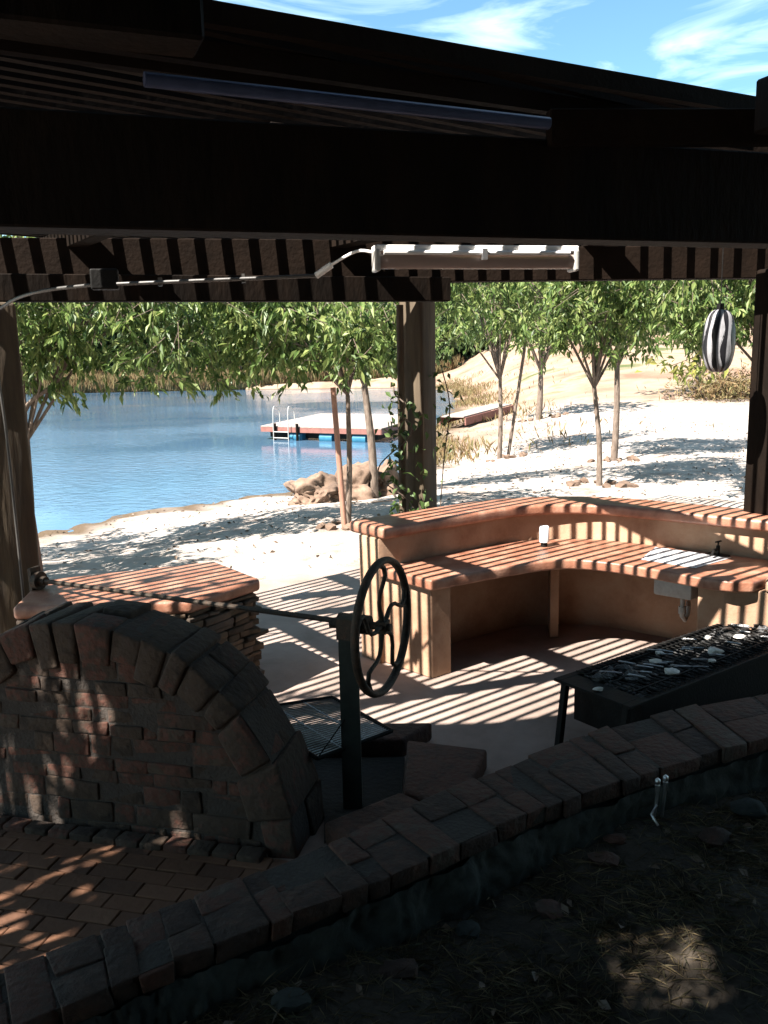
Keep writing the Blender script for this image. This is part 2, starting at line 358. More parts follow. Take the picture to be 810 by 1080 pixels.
# straw and dry grass
pos = []; 
while len(pos) < 42000:
    x = random.uniform(-1.4, 3.2); y = random.uniform(.6, 4.7)
    j = min(range(0, 60, 2), key=lambda k: abs(WF[k].x-x))
    if y < WF[j].y-.04: pos.append((x, y, bank_h(x, y)+.002))
pos = np.array(pos); nn = len(pos)
dens = np.sin(pos[:, 0]*5+2)*np.sin(pos[:, 1]*6)+rng.normal(size=nn)*.6
pos = pos[dens > -.35]; nn = len(pos)
an = rng.uniform(0, 2*pi, nn); el = np.abs(rng.normal(0, .28, nn))
d = np.stack([np.cos(an)*np.cos(el), np.sin(an)*np.cos(el), np.sin(el)], 1)
Vv, Ff = leaves(pos, d, .11, .005, .3)
tag(np_obj('dry_grass', Vv, Ff, M_straw), 'dry straw and grass lying over the shaded bank in the foreground', 'dry grass', kind='stuff')
pos = pos[rng.choice(nn, 330)]; pos[:, 2] += .012
d = rng.normal(size=(330, 3)); d[:, 2] *= .2
Vv, Ff = leaves(pos, d, .06, .032, .2)
tag(np_obj('leaf_litter', Vv, Ff, M_litter), 'curled dead leaves scattered over the foreground bank', 'leaf litter', kind='stuff')

# ------------------------------------------------------------------ low curved brick wall
lw = thing('low_brick_wall', 'low curved wall with a red brick cap sweeping across the shaded foreground', 'wall', (0, 3.4, 0))
WZ1 = .45
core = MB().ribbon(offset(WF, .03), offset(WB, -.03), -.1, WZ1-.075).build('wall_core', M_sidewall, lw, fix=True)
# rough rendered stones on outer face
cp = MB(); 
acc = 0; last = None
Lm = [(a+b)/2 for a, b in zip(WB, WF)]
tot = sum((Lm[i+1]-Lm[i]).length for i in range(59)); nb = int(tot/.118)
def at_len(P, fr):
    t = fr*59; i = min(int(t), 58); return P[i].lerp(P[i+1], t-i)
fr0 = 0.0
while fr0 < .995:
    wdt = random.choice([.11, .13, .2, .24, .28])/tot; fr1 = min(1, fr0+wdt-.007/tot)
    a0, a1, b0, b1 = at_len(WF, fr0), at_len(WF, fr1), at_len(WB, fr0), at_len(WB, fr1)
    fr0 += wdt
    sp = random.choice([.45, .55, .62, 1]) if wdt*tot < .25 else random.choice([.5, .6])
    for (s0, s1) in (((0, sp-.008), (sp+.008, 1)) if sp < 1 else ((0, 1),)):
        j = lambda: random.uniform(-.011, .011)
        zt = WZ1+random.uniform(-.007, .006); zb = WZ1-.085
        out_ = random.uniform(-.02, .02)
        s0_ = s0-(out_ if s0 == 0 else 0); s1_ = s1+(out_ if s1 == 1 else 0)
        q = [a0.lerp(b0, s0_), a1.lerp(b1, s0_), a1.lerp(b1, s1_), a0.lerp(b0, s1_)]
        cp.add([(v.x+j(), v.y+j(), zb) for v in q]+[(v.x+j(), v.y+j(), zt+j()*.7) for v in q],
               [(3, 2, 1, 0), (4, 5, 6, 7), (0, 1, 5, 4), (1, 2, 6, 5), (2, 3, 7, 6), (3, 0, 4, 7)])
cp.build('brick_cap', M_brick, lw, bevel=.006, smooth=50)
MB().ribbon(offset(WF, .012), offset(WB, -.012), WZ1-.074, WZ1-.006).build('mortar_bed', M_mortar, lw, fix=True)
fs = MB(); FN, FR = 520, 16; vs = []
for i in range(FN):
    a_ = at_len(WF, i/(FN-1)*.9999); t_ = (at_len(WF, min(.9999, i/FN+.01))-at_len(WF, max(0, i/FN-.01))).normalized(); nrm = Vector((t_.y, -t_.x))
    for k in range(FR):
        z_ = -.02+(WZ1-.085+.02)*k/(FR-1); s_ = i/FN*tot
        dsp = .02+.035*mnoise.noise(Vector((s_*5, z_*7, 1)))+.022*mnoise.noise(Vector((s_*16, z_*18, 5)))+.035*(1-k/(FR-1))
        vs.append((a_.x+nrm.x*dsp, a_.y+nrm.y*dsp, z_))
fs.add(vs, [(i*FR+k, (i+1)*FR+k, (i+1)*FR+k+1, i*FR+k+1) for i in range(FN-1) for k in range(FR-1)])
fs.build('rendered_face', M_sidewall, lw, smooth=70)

# ------------------------------------------------------------------ arched stone fireplace back
fp = thing('arched_stone_fireplace', 'arched stone and brick fireplace wall rising in the shaded left foreground', 'fireplace', (-1.6, 4.5, 0))
FD = azv(104); FT = azv(14); FC = Vector((-1.64, 4.46, 0)); EA, EB = 1.20, 1.24; TH = .40
def fpt(s, z, t): return FC+FD*s+FT*t+Vector((0, 0, z))
N = 40
body = MB(); prof = [(-cos(pi*i/N)*(EA-.02), sin(pi*i/N)*(EB-.025)) for i in range(N+1)]
vs = [fpt(s, z, .005) for s, z in prof]+[fpt(s, z, TH-.02) for s, z in prof]; k = N+1
body.add(vs, [tuple(range(k)), tuple(range(2*k-1, k-1, -1))]+[(i, i+k, (i+1) % k+k, (i+1) % k) for i in range(k)])
body.build('core', M_mortar, fp, fix=True)
face = MB(); z = .005; row = 0
while z < EB-.05:
    hgt = random.choice([.075, .08, .1, .12]); s = -EA+random.uniform(0, .1)
    while s < EA:
        wd = random.choice([.09, .13, .2, .22, .27, .34]); zc = z+hgt/2; sc = s+wd/2
        if (sc/(EA-.17))**2+((zc+.02)/(EB-.17))**2 < .97:
            pr = random.uniform(-.009, .008)
            c = fpt(sc, zc, .03-pr); face.box(c, (wd-.008, .06, hgt-.005), 104, jit=.008)
        s += wd
    z += hgt; row += 1
face.build('face_masonry', M_fstone, fp, bevel=.008, smooth=50)
cap = MB(); ang = 0.02
while ang < pi-.03:
    da = random.uniform(.11, .26); 
    splits = random.choice([1, 1, 2]); 
    for q in range(splits):
        t0 = -.03+(TH+.06)*q/splits+.006; t1 = -.03+(TH+.06)*(q+1)/splits-.006
        oi = random.uniform(-.02, .02); ro, ri = 1.0+oi/1.1, .83+random.uniform(-.05, .03)
        a0, a1 = ang+.003, min(ang+da-.003, pi)
        pts = []
        for t_ in (t0, t1):
            for (aa, rr) in ((a0, ri), (a1, ri), (a1, ro), (a0, ro)):
                pts.append(fpt(-cos(aa)*EA*rr, max(.0, sin(aa)*EB*rr), t_)+Vector([random.uniform(-.014, .014) for _ in range(3)]))
        cap.add(pts, [(0, 1, 2, 3), (7, 6, 5, 4), (0, 4, 5, 1), (1, 5, 6, 2), (2, 6, 7, 3), (3, 7, 4, 0)])
    ang += da
cap.build('arch_cap_stones', M_fstone, fp, bevel=.018, smooth=50, fix=True)
# footing bricks along the base
ft = MB()
for i in range(15):
    c = fpt(-1.0+i*.14, .035, -.08); ft.box(c, (.13, .1, .07), 104, jit=.006)
ft.build('footing', M_fstone, fp, bevel=.01, smooth=50)

# hearth surround and pit
he = thing('fire_pit_surround', 'low flagstone surround framing the black fire pit beside the wheel post', 'fire pit', (0, 4.8, 0))
def hblock(poly, z1=.15):
    return MB().prism(poly, .013, z1)
fsn = MB()
for (poly) in [[(.08, 4.62), (.36, 4.34), (.62, 5.12), (.12, 5.28)], [(-.36, 4.28), (.02, 3.98), (.34, 4.32), (.06, 4.60)], [(-1.05, 5.3), (.10, 5.30), (.3, 5.55), (-.9, 5.58)]]:
    fsn.prism(poly, .013, .15+random.uniform(-.004, .01))
fsn.build('flagstones', M_brick, he, bevel=.02, smooth=50)
MB().prism([(-.92, 4.72), (-.38, 4.60), (-.36, 4.30), (.06, 4.6), (.1, 5.28), (-.9, 5.28)], .013, .03).build('pit_floor', M_pit, he)

# grill grate
gr = thing('grill_grate', 'black metal barbecue grate of thin bars slung over the fire pit', 'grill', (-.4, 4.8, .42))
ga, gb, gc, gd = Vector((-.90, 5.12, .44)), Vector((-.40, 4.52, .40)), Vector((.02, 4.86, .40)), Vector((-.36, 5.30, .44))
fr = MB()
for p, q in ((ga, gb), (gb, gc), (gc, gd), (gd, ga)): fr.tube([p, q], .013, 6)
fr.build('frame', M_black, gr)
br = MB()
for i in range(1, 30):
    t_ = i/30; br.tube([ga.lerp(gb, t_), gd.lerp(gc, t_)], .0045, 5)
for t_ in (.33, .66): br.tube([ga.lerp(gd, t_), gb.lerp(gc, t_)], .005, 5)
br.build('bars', M_bright, gr)
hg = MB(); 
for p in (gc, gb): hg.tube([p, (-.21, 4.66, .62)], .004, 5)
hg.build('chain', M_black, gr)

# wheel mechanism
wm_ = thing('grill_winding_wheel', 'spoked iron hand wheel and long rod on a steel post that raises the grill', 'wheel', (-.21, 4.68, 0))
pm = MB(); px, py = -.215, 4.66
pz = [(-.055, -.03), (.055, -.03), (.055, .03), (.043, .03), (.043, -.018), (-.043, -.018), (-.043, .03), (-.055, .03)]
pm.prism([(px+a, py+b) for a, b in pz], .014, 1.07); pm.build('post', M_channel, wm_, fix=True)
wc = Vector((-.02, 4.68, 1.105)); wn = azv(113)
hd = MB().box((px-.0, py, 1.11), (.10, .10, .12), 113).tube([wc-wn*.27, wc-wn*.08], .055, 12).tube([(px-.1, py+.03, 1.13), (px+.02, py, 1.13)], .03, 8)
hd.build('bearing_block', M_iron, wm_, smooth=40)
RD0 = Vector((-2.62, 6.42, .97))
MB().tube([RD0, wc-wn*.1], .017, 8).build('rod', M_iron, wm_, smooth=40)
MB().tube([wc-wn*.1, wc+wn*.05], .022, 10).box(wc, (.06, .07, .07), 113).build('hub', M_iron, wm_, smooth=40)
we1 = Vector((0, 0, 1)); we2 = wn.cross(we1).normalized()
rim = MB(); K = 48; rad = .375
ring = [wc+(we1*cos(2*pi*i/K)+we2*sin(2*pi*i/K))*rad for i in range(K+1)]
vs = []; 
for i in range(K):
    rdir = (ring[i]-wc).normalized()
    for j in range(8):
        q = 2*pi*j/8; vs.append(ring[i]+rdir*cos(q)*.02+wn*sin(q)*.026)
rim.add(vs, [(i*8+j, i*8+(j+1) % 8, ((i+1) % K)*8+(j+1) % 8, ((i+1) % K)*8+j) for i in range(K) for j in range(8)])
rim.build('rim', M_iron, wm_, smooth=60, fix=True)
for i in range(5):
    a0 = 2*pi*i/5+.12; pts = []
    for k in range(9):
        rr = .03+(rad-.03)*k/8; aa = a0+.32*sin(k/8*2*pi)*(.6+.4*k/8)
        pts.append(wc+(we1*cos(aa)+we2*sin(aa))*rr)
    MB().tube(pts, [.016-.004*sin(pi*k/8) for k in range(9)], 7).build('spoke', M_iron, wm_, smooth=60)
fl_ = MB().tube([RD0-wn*.05, RD0+wn*.0], .07, 14).tube([RD0, RD0+wn*.05], .035, 10).box(RD0-wn*.06, (.03, .10, .2), 113)
fl_.build('wall_bracket', M_iron, wm_, smooth=40)

# ------------------------------------------------------------------ stone pillar with terracotta top
pl = thing('stone_pillar_table', 'stacked stone pillar with a rounded terracotta top behind the fireplace', 'pillar', (-2, 6.6, 0))
PD = azv(146)
A = Vector((-1.05, 6.62)); Bk = Vector((-1.45, 7.28)); Fl = Vector((-1.35, 6.16)); Ll = Vector((-2.85, 6.35)); Lb = Vector((-2.5, 6.95))
top = [(-.98, 6.62), (-1.46, 7.26), (-2.75, 6.72), (-2.65, 5.95), (-1.40, 6.02)]
tb = MB().prism(top, .80, .90).build('table_top', M_terra, pl, bevel=.03, smooth=40, seg=4)
cx, cy = sum(p[0] for p in top)/5, sum(p[1] for p in top)/5
inn = [(cx+(x-cx)*.90, cy+(y-cy)*.88) for x, y in top]
MB().prism([(cx+(x-cx)*.93, cy+(y-cy)*.91) for x, y in inn], .0, .80).build('core', M_mortar, pl)
st = MB(); z = 0.014
while z < .79:
    hgt = min(random.uniform(.03, .065), .80-z)
    if hgt < .015: break
    for e in range(5):
        p0 = Vector(inn[e]); p1 = Vector(inn[(e+1) % 5]); ln = (p1-p0).length; az = math.degrees(atan2((p1-p0).x, (p1-p0).y)); s = random.uniform(-.08, 0)
        while s < ln:
            wd = random.uniform(.1, .3); m = p0+(p1-p0)*((s+wd/2)/ln)
            if s+wd*.5 < ln+.03: st.box((m.x, m.y, z+hgt/2), (wd-.008, .10+random.uniform(-.03, .045), hgt-.006), az+random.uniform(-3, 3), jit=.005)
            s += wd
    z += hgt
st.build('stacked_stone', M_stack, pl, bevel=.007, smooth=50)

# ------------------------------------------------------------------ curved bar counter
bar = thing('curved_bar_counter', 'curved plastered outdoor bar with raised back ledge and striped terracotta tops', 'bar counter', (1.5, 7.6, 0))
Wc = smooth_pts([Vector(p) for p in [(-.05, 7.07), (.37, 7.40), (.80, 7.71), (1.2, 7.97), (1.62, 8.06), (2.05, 7.97), (2.5, 7.64), (3.05, 7.18), (3.62, 6.70)]], 70)
Wo = offset(Wc, .28)
MB().ribbon(Wc, Wo, .0, 1.10).build('bar_wall', M_plaster, bar, fix=True, bevel=.012, smooth=30)
MB().ribbon(offset(Wc, -.07), offset(Wc, .42), 1.10, 1.20).build('bar_ledge', M_terra, bar, bevel=.03, smooth=40, seg=4)
Lf = smooth_pts([Vector(p) for p in [(.36, 6.60), (.72, 6.82), (1.03, 7.0), (1.34, 7.16), (1.60, 7.20), (1.86, 7.08), (2.12, 6.86), (2.40, 6.56), (2.60, 6.40), (2.78, 6.36)]], 70)
Wi = [Wc[0].lerp(Wc[0], 0)]*0
Lb_ = [p for p in offset(Wc, -.004)]
# trim the back line to the part in front of which the counter runs
Lb2 = smooth_pts([Lb_[int(i)] for i in np.linspace(0, 66, 12)], 70)
MB().ribbon(Lf, Lb2, .77, .86).build('counter_top', M_terra, bar, bevel=.028, smooth=40, seg=4)
ep = MB().prism([(-.10, 7.18), (.36, 6.69), (.53, 6.82), (.08, 7.28)], .013, .769).build('end_panel', M_plaster, bar, bevel=.012)
MB().prism([(2.46, 6.62), (2.62, 6.50), (3.7, 6.1), (3.9, 6.5), (3.05, 7.1), (2.7, 6.9)], .013, .769).build('pier', M_plaster, bar, bevel=.012)
MB().prism([(2.88, 6.38), (3.7, 6.12), (3.9, 6.5), (3.45, 6.8), (3.16, 6.98)], .770, .85).build('pier_top', M_plaster, bar, bevel=.02)
MB().prism([(1.50, 7.66), (1.58, 7.66), (1.62, 7.98), (1.54, 7.98)], .013, .769).build('partition', M_plaster, bar, bevel=.008)
# sink let into the counter
sk = thing('sink', 'stainless steel sink and drainer let into the right end of the counter', 'sink', (2.5, 7.2, .86))
da_ = Vector((2.22, 7.36)); db_ = Vector((2.66, 6.98)); 
dr = MB()
P4 = [Vector((2.16, 7.14)), Vector((2.50, 6.80)), Vector((2.92, 7.12)), Vector((2.42, 7.58))]
n_ = 9
dr.prism([tuple(P4[0]), tuple(P4[1]), tuple(P4[2]), tuple(P4[3])], .862, .868)
for i in range(n_):
    t_ = (i+.5)/n_; a_ = P4[0].lerp(P4[1], t_); c_ = P4[3].lerp(P4[2], t_)
    a2 = a_.lerp(c_, .08); c2 = a_.lerp(c_, .92); dr.bar((a2.x, a2.y, .869), (c2.x, c2.y, .869), .014, .006)
dr.build('drainer', M_drain, sk, bevel=.002, seg=1)
MB().prism([(2.22, 6.98), (2.46, 6.76), (2.62, 6.90), (2.38, 7.12)], .60, .768).build('basin', M_cond, sk, bevel=.02, smooth=40)
MB().tube([(2.46, 6.95, .60), (2.46, 6.95, .42), (2.50, 6.99, .37), (2.54, 7.03, .42), (2.54, 7.03, .46), (2.6, 7.2, .46)], .02, 8).tube([(2.46, 6.95, .5), (2.46, 6.95, .44)], .032, 8).build('waste_pipe', M_cond, sk, smooth=50)
tp = thing('sink_tap', 'small black tap with cross handle standing behind the sink', 'tap', (3.0, 7.12, .862))
MB().tube([(2.84, 7.22, .861), (2.84, 7.22, .95)], .017, 8).tube([(2.84, 7.22, .92), (2.77, 7.13, .93), (2.74, 7.09, .90)], .012, 8).box((2.84, 7.22, .867), (.18, .09, .012), 135).build('spout', M_black, tp, smooth=50)
MB().tube([(2.84, 7.22, .95), (2.84, 7.22, .99)], .008, 8).tube([(2.81, 7.2, .985), (2.87, 7.24, .985)], .008, 6).build('handle', M_black, tp, smooth=50)
cn = thing('counter_can', 'small pale cylindrical can on a black foot standing on the counter', 'can', (1.45, 7.72, .861))  # white can on a black base
MB().tube([(1.45, 7.72, .861), (1.45, 7.72, .905)], .03, 14).build('foot', M_black, cn, smooth=40)
MB().tube([(1.45, 7.72, .905), (1.45, 7.72, 1.04), (1.45, 7.72, 1.05)], [.046, .046, .038], 18).build('can_body', M_white, cn, smooth=40)

# ------------------------------------------------------------------ charcoal trough on legs
tr = thing('barbecue_trough', 'long black steel barbecue trough on splayed legs beside the low wall', 'barbecue', (2, 5.8, 0))
TA = Vector((1.10, 5.46)); ax_ = azv(54).to_2d(); bx = azv(144).to_2d(); LN, WD = 2.1, .62
def tpt(s, t_, z): q = TA+ax_*s+bx*t_; return Vector((q.x, q.y, z))
def quadbox(s0, s1, t0, t1, z0, z1, b):
    v = [tpt(s, t_, z) for z in (z0, z1) for s, t_ in ((s0, t0), (s1, t0), (s1, t1), (s0, t1))]
    return b.add(v, [(3, 2, 1, 0), (4, 5, 6, 7), (0, 1, 5, 4), (1, 2, 6, 5), (2, 3, 7, 6), (3, 0, 4, 7)])
TZ0, TZ1 = .16, .455
b_ = MB(); quadbox(.16, LN, .04, WD-.04, TZ0, TZ0+.02, b_); quadbox(.16, .18, .04, WD-.04, TZ0+.02, TZ1, b_); quadbox(LN-.02, LN, .04, WD-.04, TZ0+.02, TZ1, b_)
quadbox(.18, LN-.02, .04, .06, TZ0+.02, TZ1, b_); quadbox(.18, LN-.02, WD-.06, WD-.04, TZ0+.02, TZ1, b_); b_.build('tray', M_black, tr)
rm = MB(); quadbox(0, LN+.02, 0, .055, TZ1+.001, TZ1+.022, rm); quadbox(0, LN+.02, WD-.055, WD, TZ1+.001, TZ1+.022, rm); quadbox(0, .17, .056, WD-.056, TZ1+.001, TZ1+.022, rm); quadbox(LN-.03, LN+.02, .056, WD-.056, TZ1+.001, TZ1+.022, rm)
rm.build('rim', M_black, tr, bevel=.004)
for s, t_, ds in ((.05, .06, -.06), (.05, WD-.06, -.06), (LN-.05, .06, .06), (LN-.05, WD-.06, .06)):
    MB().bar(tpt(s, t_, TZ1), tpt(s+ds, t_, .012), .04, .04).build('leg', M_black, tr)
cl = MB()
for i in range(420):
    s, t_ = random.uniform(.2, LN-.06), random.uniform(.09, WD-.09)
    c = tpt(s, t_, TZ1-.03+.04*sin(s*4)*sin(t_*7)+random.uniform(-.02, .03)); k = random.uniform(.018, .045)
    cl.blob(c, (k*1.4, k, k*.8), 1, .35)
tag(cl.build('charcoal', M_coal), 'heap of black charcoal filling the barbecue trough', 'charcoal', kind='stuff')
gt = MB()
for i in range(34):
    s = .2+i*.052; h0 = TZ1+.03
    gt.tube([tpt(s, .02, h0), tpt(s+.02, WD-.02, h0)], .0055, 6)
for t_ in (.12, .31, .5): gt.tube([tpt(.18, t_, h0+.008), tpt(1.96, t_, h0+.008)], .006, 6)
gt.build('grate', M_black, tr, smooth=60)
for i, (s, t_, k) in enumerate([(.62, .47, .035), (1.18, .42, .04), (.70, .28, .03), (1.02, .5, .02), (1.6, .35, .03), (.88, .18, .022), (.05, .33, .02), (1.42, .2, .022)]):
    p = tpt(s, t_, TZ1+.035+k*.6); 
    if i == 6: p.z = TZ1+.035
    o = MB().blob(p, (k*1.3, k, k*.7), 2, .3).build('ash_lump', M_ash, smooth=60)
    tag(o, ['white ash lump on the near half of the trough grate', 'largest pale ash lump towards the far half of the trough grate', 'small pale ash lump in the middle of the trough grate', 'tiny pale lump at the near edge of the grate', 'pale ash lump at the far right of the trough', 'tiny pale lump near the back edge of the grate', 'tiny white lump on the left rim of the trough', 'pale crumb by the back edge towards the right of the trough'][i], 'ash lump', 'ash lumps on the trough')
sk_ = 0
for i in range(26):
    s = random.uniform(.25, 1.95); t_ = random.uniform(.08, .5); L_ = random.uniform(.1, .2)
    a_ = random.uniform(.9, 1.4); p = tpt(s, t_, TZ1+.048); q = tpt(s+cos(a_)*L_, t_+sin(a_)*L_*.6, TZ1+.05)
    gt2 = MB().tube([p, q], [.008, .006], 6).blob(p, (.018, .012, .006), 1, .2)
    o = gt2.build('metal_clip', M_bright); tag(o, 'short bright metal clip lying across the trough grate, %s' % ('towards its left end' if s < .8 else 'around its middle' if s < 1.4 else 'towards its far right end'), 'clip', 'metal clips lying on the trough grate')

# ------------------------------------------------------------------ pergola
pg = thing('timber_pergola', 'dark timber pergola with heavy beams and close roof slats over the patio', 'pergola', (0, 6, 0))
def post(x, y, wd, az, z0, z1, m=M_post):
    MB().box((x, y, (z0+z1)/2), (wd, wd, z1-z0), az).build('post', m, pg, bevel=.03, smooth=40, seg=3)
post(-3.02, 6.85, .36, 55, -.1, 3.06, M_post)
post(.36, 8.62, .27, 35, -.1, 3.72)
post(3.33, 7.40, .30, 60, -.1, 3.24, M_timber)
MB().tube([(.18, 8.44, -.05), (.19, 8.44, 3.07)], .035, 10).build('pole', M_post, pg, smooth=60)
post(5.2, 5.0, .3, 60, 0, 3.1, M_timber); post(-4.4, 3.4, .36, 55, 0, 3.1, M_timber)
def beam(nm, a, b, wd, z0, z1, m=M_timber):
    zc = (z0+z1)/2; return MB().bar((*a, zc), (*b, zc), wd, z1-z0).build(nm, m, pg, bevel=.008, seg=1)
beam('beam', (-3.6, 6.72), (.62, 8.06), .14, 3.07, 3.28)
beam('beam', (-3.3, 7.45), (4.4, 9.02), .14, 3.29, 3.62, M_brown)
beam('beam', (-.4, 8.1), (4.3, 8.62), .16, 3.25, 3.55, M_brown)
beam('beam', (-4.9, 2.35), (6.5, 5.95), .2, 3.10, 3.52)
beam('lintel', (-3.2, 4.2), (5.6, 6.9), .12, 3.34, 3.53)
# rafters across the slats
RA = 146; rd = azv(RA)
for k, (x, y) in enumerate([(-5.3, 6.2), (-3.6, 6.9-.2), (-1.95, 7.2-.5), (-.1, 7.6), (1.75, 8.6), (3.4, 9.4)]):
    c = Vector((x, y, 3.63)); ln = 4.6
    a_ = c-rd*1.9; b_ = c+rd*(ln-1.9)
    # stop short of the near beam
    def nearline(p): return p.y-(3.9+(p.x)*.316)
    while nearline(b_) < -.25: b_ = b_-rd*.1
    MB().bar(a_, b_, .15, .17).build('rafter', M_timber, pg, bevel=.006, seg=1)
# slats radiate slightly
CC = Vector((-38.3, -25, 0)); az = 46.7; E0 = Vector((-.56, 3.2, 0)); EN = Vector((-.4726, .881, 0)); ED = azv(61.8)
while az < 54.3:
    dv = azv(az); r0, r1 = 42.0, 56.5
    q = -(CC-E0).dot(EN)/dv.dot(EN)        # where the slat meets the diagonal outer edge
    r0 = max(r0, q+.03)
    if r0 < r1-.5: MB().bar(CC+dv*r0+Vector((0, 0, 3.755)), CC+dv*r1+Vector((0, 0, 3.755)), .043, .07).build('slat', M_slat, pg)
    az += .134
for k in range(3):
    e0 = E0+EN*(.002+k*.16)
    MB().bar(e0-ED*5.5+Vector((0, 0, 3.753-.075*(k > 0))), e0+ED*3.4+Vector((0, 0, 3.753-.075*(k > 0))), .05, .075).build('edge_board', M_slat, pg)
MB().bar((-1.6, 2.38, 3.68), (-.52, 2.80, 3.68), .18, .34).build('plate_end', M_timber, pg, bevel=.01, seg=1)
MB().bar((1.66, 3.9, 3.62), (3.2, 4.5, 3.62), .18, .22).build('plate_end', M_timber, pg, bevel=.01, seg=1)
MB().bar((.75, 4.02, 3.56), (2.2, 4.2, 3.58), .07, .15).build('brace_board', M_brown, pg, bevel=.006, seg=1)
MB().box((-.80, 2.66-.1, 3.60), (.02, .03, .03), 70).build('bolt', M_bright, pg, bevel=.004)
MB().box((1.70, 3.79, 3.60), (.03, .03, .03), 70).build('bolt', M_bright, pg, bevel=.004)
tag(MB().tube([(-.75, 3.03, 3.50), (.69, 3.69, 3.50)], .024, 12).build('pipe', M_blue, smooth=60), 'long blue grey metal pipe lying along the top of the near beam', 'pipe')

# strip light, conduit
fx = thing('strip_light', 'fluorescent strip light with clear cover under the pergola beam', 'light fitting', (.66, 5.3, 3.15))
LA, LB_ = Vector((-.03, 5.05, 3.135)), Vector((1.16, 5.30, 3.135)); ld = (LB_-LA).normalized(); laz = math.degrees(atan2(ld.x, ld.y))
MB().bar(LA+Vector((0, 0, .055)), LB_+Vector((0, 0, .055)), .10, .035).build('housing', M_white, fx, bevel=.006)
mc = bpy.data.materials.new('clear_cover'); mc.use_nodes = True; nb_ = mc.node_tree.nodes['Principled BSDF']
nb_.inputs['Base Color'].default_value = (.5, .4, .36, 1); nb_.inputs['Roughness'].default_value = .25; nb_.inputs['Transmission Weight'].default_value = .45; nb_.inputs['IOR'].default_value = 1.2
nzz = mc.node_tree.nodes.new('ShaderNodeTexNoise'); nzz.inputs['Scale'].default_value = 20; bpp = mc.node_tree.nodes.new('ShaderNodeBump'); bpp.inputs['Strength'].default_value = .1
mc.node_tree.links.new(nzz.outputs[0], bpp.inputs['Height']); mc.node_tree.links.new(bpp.outputs[0], nb_.inputs['Normal'])
MB().tube([LA+ld*.02-Vector((0, 0, .005)), LB_-ld*.02-Vector((0, 0, .005))], .05, 14).build('cover', mc, fx, smooth=50)
MB().tube([LA+ld*.06+Vector((0, -.06, .03)), LB_-ld*.05+Vector((0, -.06, .03))], .013, 10).build('fluorescent_tube', M_white, fx, smooth=50)
MB().bar(LA-Vector((0, 0, .01)), LA+ld*.03-Vector((0, 0, .01)), .12, .12).build('end_cap', M_cond, fx, bevel=.01)
MB().bar(LB_-ld*.03-Vector((0, 0, .01)), LB_-Vector((0, 0, .01)), .12, .12).build('end_cap', M_cond, fx, bevel=.01)
MB().bar(LA+ld*.63+Vector((0, -.07, .02)), LA+ld*.66+Vector((0, -.07, .02)), .03, .06).build('clip', M_steel, fx)
cb = thing('light_cable', 'pale electric cable and connector feeding the strip light from the junction box', 'cable', (-.4, 5.2, 3.1))
MB().tube(smooth_pts([(-.03, 5.02, 3.17), (-.12, 5.05, 3.18), (-.24, 5.1, 3.13), (-.35, 5.15, 3.07)], 12), .008, 6).build('flex', M_white, cb, smooth=60)
MB().tube([(-.27, 5.12, 3.115), (-.36, 5.15, 3.06)], .019, 8).build('connector', M_white, cb, smooth=60)
cd = thing('wall_conduit', 'grey electrical conduit running along the dark beam from left post', 'conduit', (-1.5, 5.6, 3.1))
MB().tube([(-.36, 5.15, 3.06), (-1.55, 5.30, 3.05)], .011, 8).build('tube', M_dcond, cd, smooth=60)
MB().tube(smooth_pts([(-1.70, 5.32, 3.05), (-2.1, 5.5, 3.03), (-2.5, 5.95, 2.98), (-2.84, 6.5, 2.85), (-2.85, 6.6, 2.0), (-2.85, 6.62, .3)], 24), .011, 8).build('tube', M_dcond, cd, smooth=60)
MB().box((-1.63, 5.33, 3.08), (.16, .08, .12), 78).build('junction_box', M_black, cd, bevel=.01)
MB().bar((-.8, 5.22, 3.06), (-.78, 5.22, 3.06), .03, .05).build('saddle', M_dcond, cd)
MB().bar((-1.3, 5.28, 3.055), (-1.28, 5.28, 3.055), .03, .05).build('saddle', M_dcond, cd)

# hanging striped lantern
hl = thing('hanging_lantern', 'black and white striped oval lantern hanging beside the right post', 'lantern', (2.72, 7.05, 2.68))
hc = Vector((2.68, 7.0, 2.66)); NS, NR = 40, 18
for nm, m_, par in (('white_panels', M_wstripe, 0), ('black_panels', M_dstripe, 1)):
    bb = MB()
    for i in range(NS):
        wv = (i//2) % 2
        if wv != par: continue
        vs = []
        for k in range(NR+1):
            ph = pi*k/NR; rr = .128*(sin(ph)**.6 if 0 < ph < pi else 0); zz = .245*cos(ph)
            for q in (i, i+1):
                aa = 2*pi*q/NS+.12*sin(ph*2+1)+.10*sin(ph*5+i*.7)*(q % 4 == 2); vs.append((hc.x+rr*cos(aa), hc.y+rr*sin(aa)*.8, hc.z+zz))
        bb.add(vs, [(2*k, 2*k+1, 2*k+3, 2*k+2) for k in range(NR)])
    bb.build(nm, m_, hl, smooth=60, fix=False)
MB().tube([hc+Vector((0, 0, .24)), hc+Vector((0, 0, .29))], .03, 8).tube([hc+Vector((0, 0, .28)), hc+Vector((0, 0, .98))], .004, 6).build('hanger', M_black, hl)

# garden tap on the outer face of the low wall
gtap = thing('garden_tap', 'pair of small chrome taps on a pipe against the low wall', 'tap', (1.40, 4.13, .2))
for dx in (0, .05):
    MB().tube([(1.36+dx, 4.14+dx*.6, .17), (1.37+dx, 4.12+dx*.6, .36), (1.37+dx, 4.12+dx*.6, .41)], [.009, .009, .014], 8).blob((1.37+dx, 4.12+dx*.6, .43), (.017, .017, .022), 1, .05).build('tap_head', M_steel, gtap, smooth=60)
MB().tube([(1.37, 4.12, .30), (1.33, 4.08, .27), (1.36, 4.06, .22)], .007, 6).build('outlet', M_steel, gtap, smooth=60)
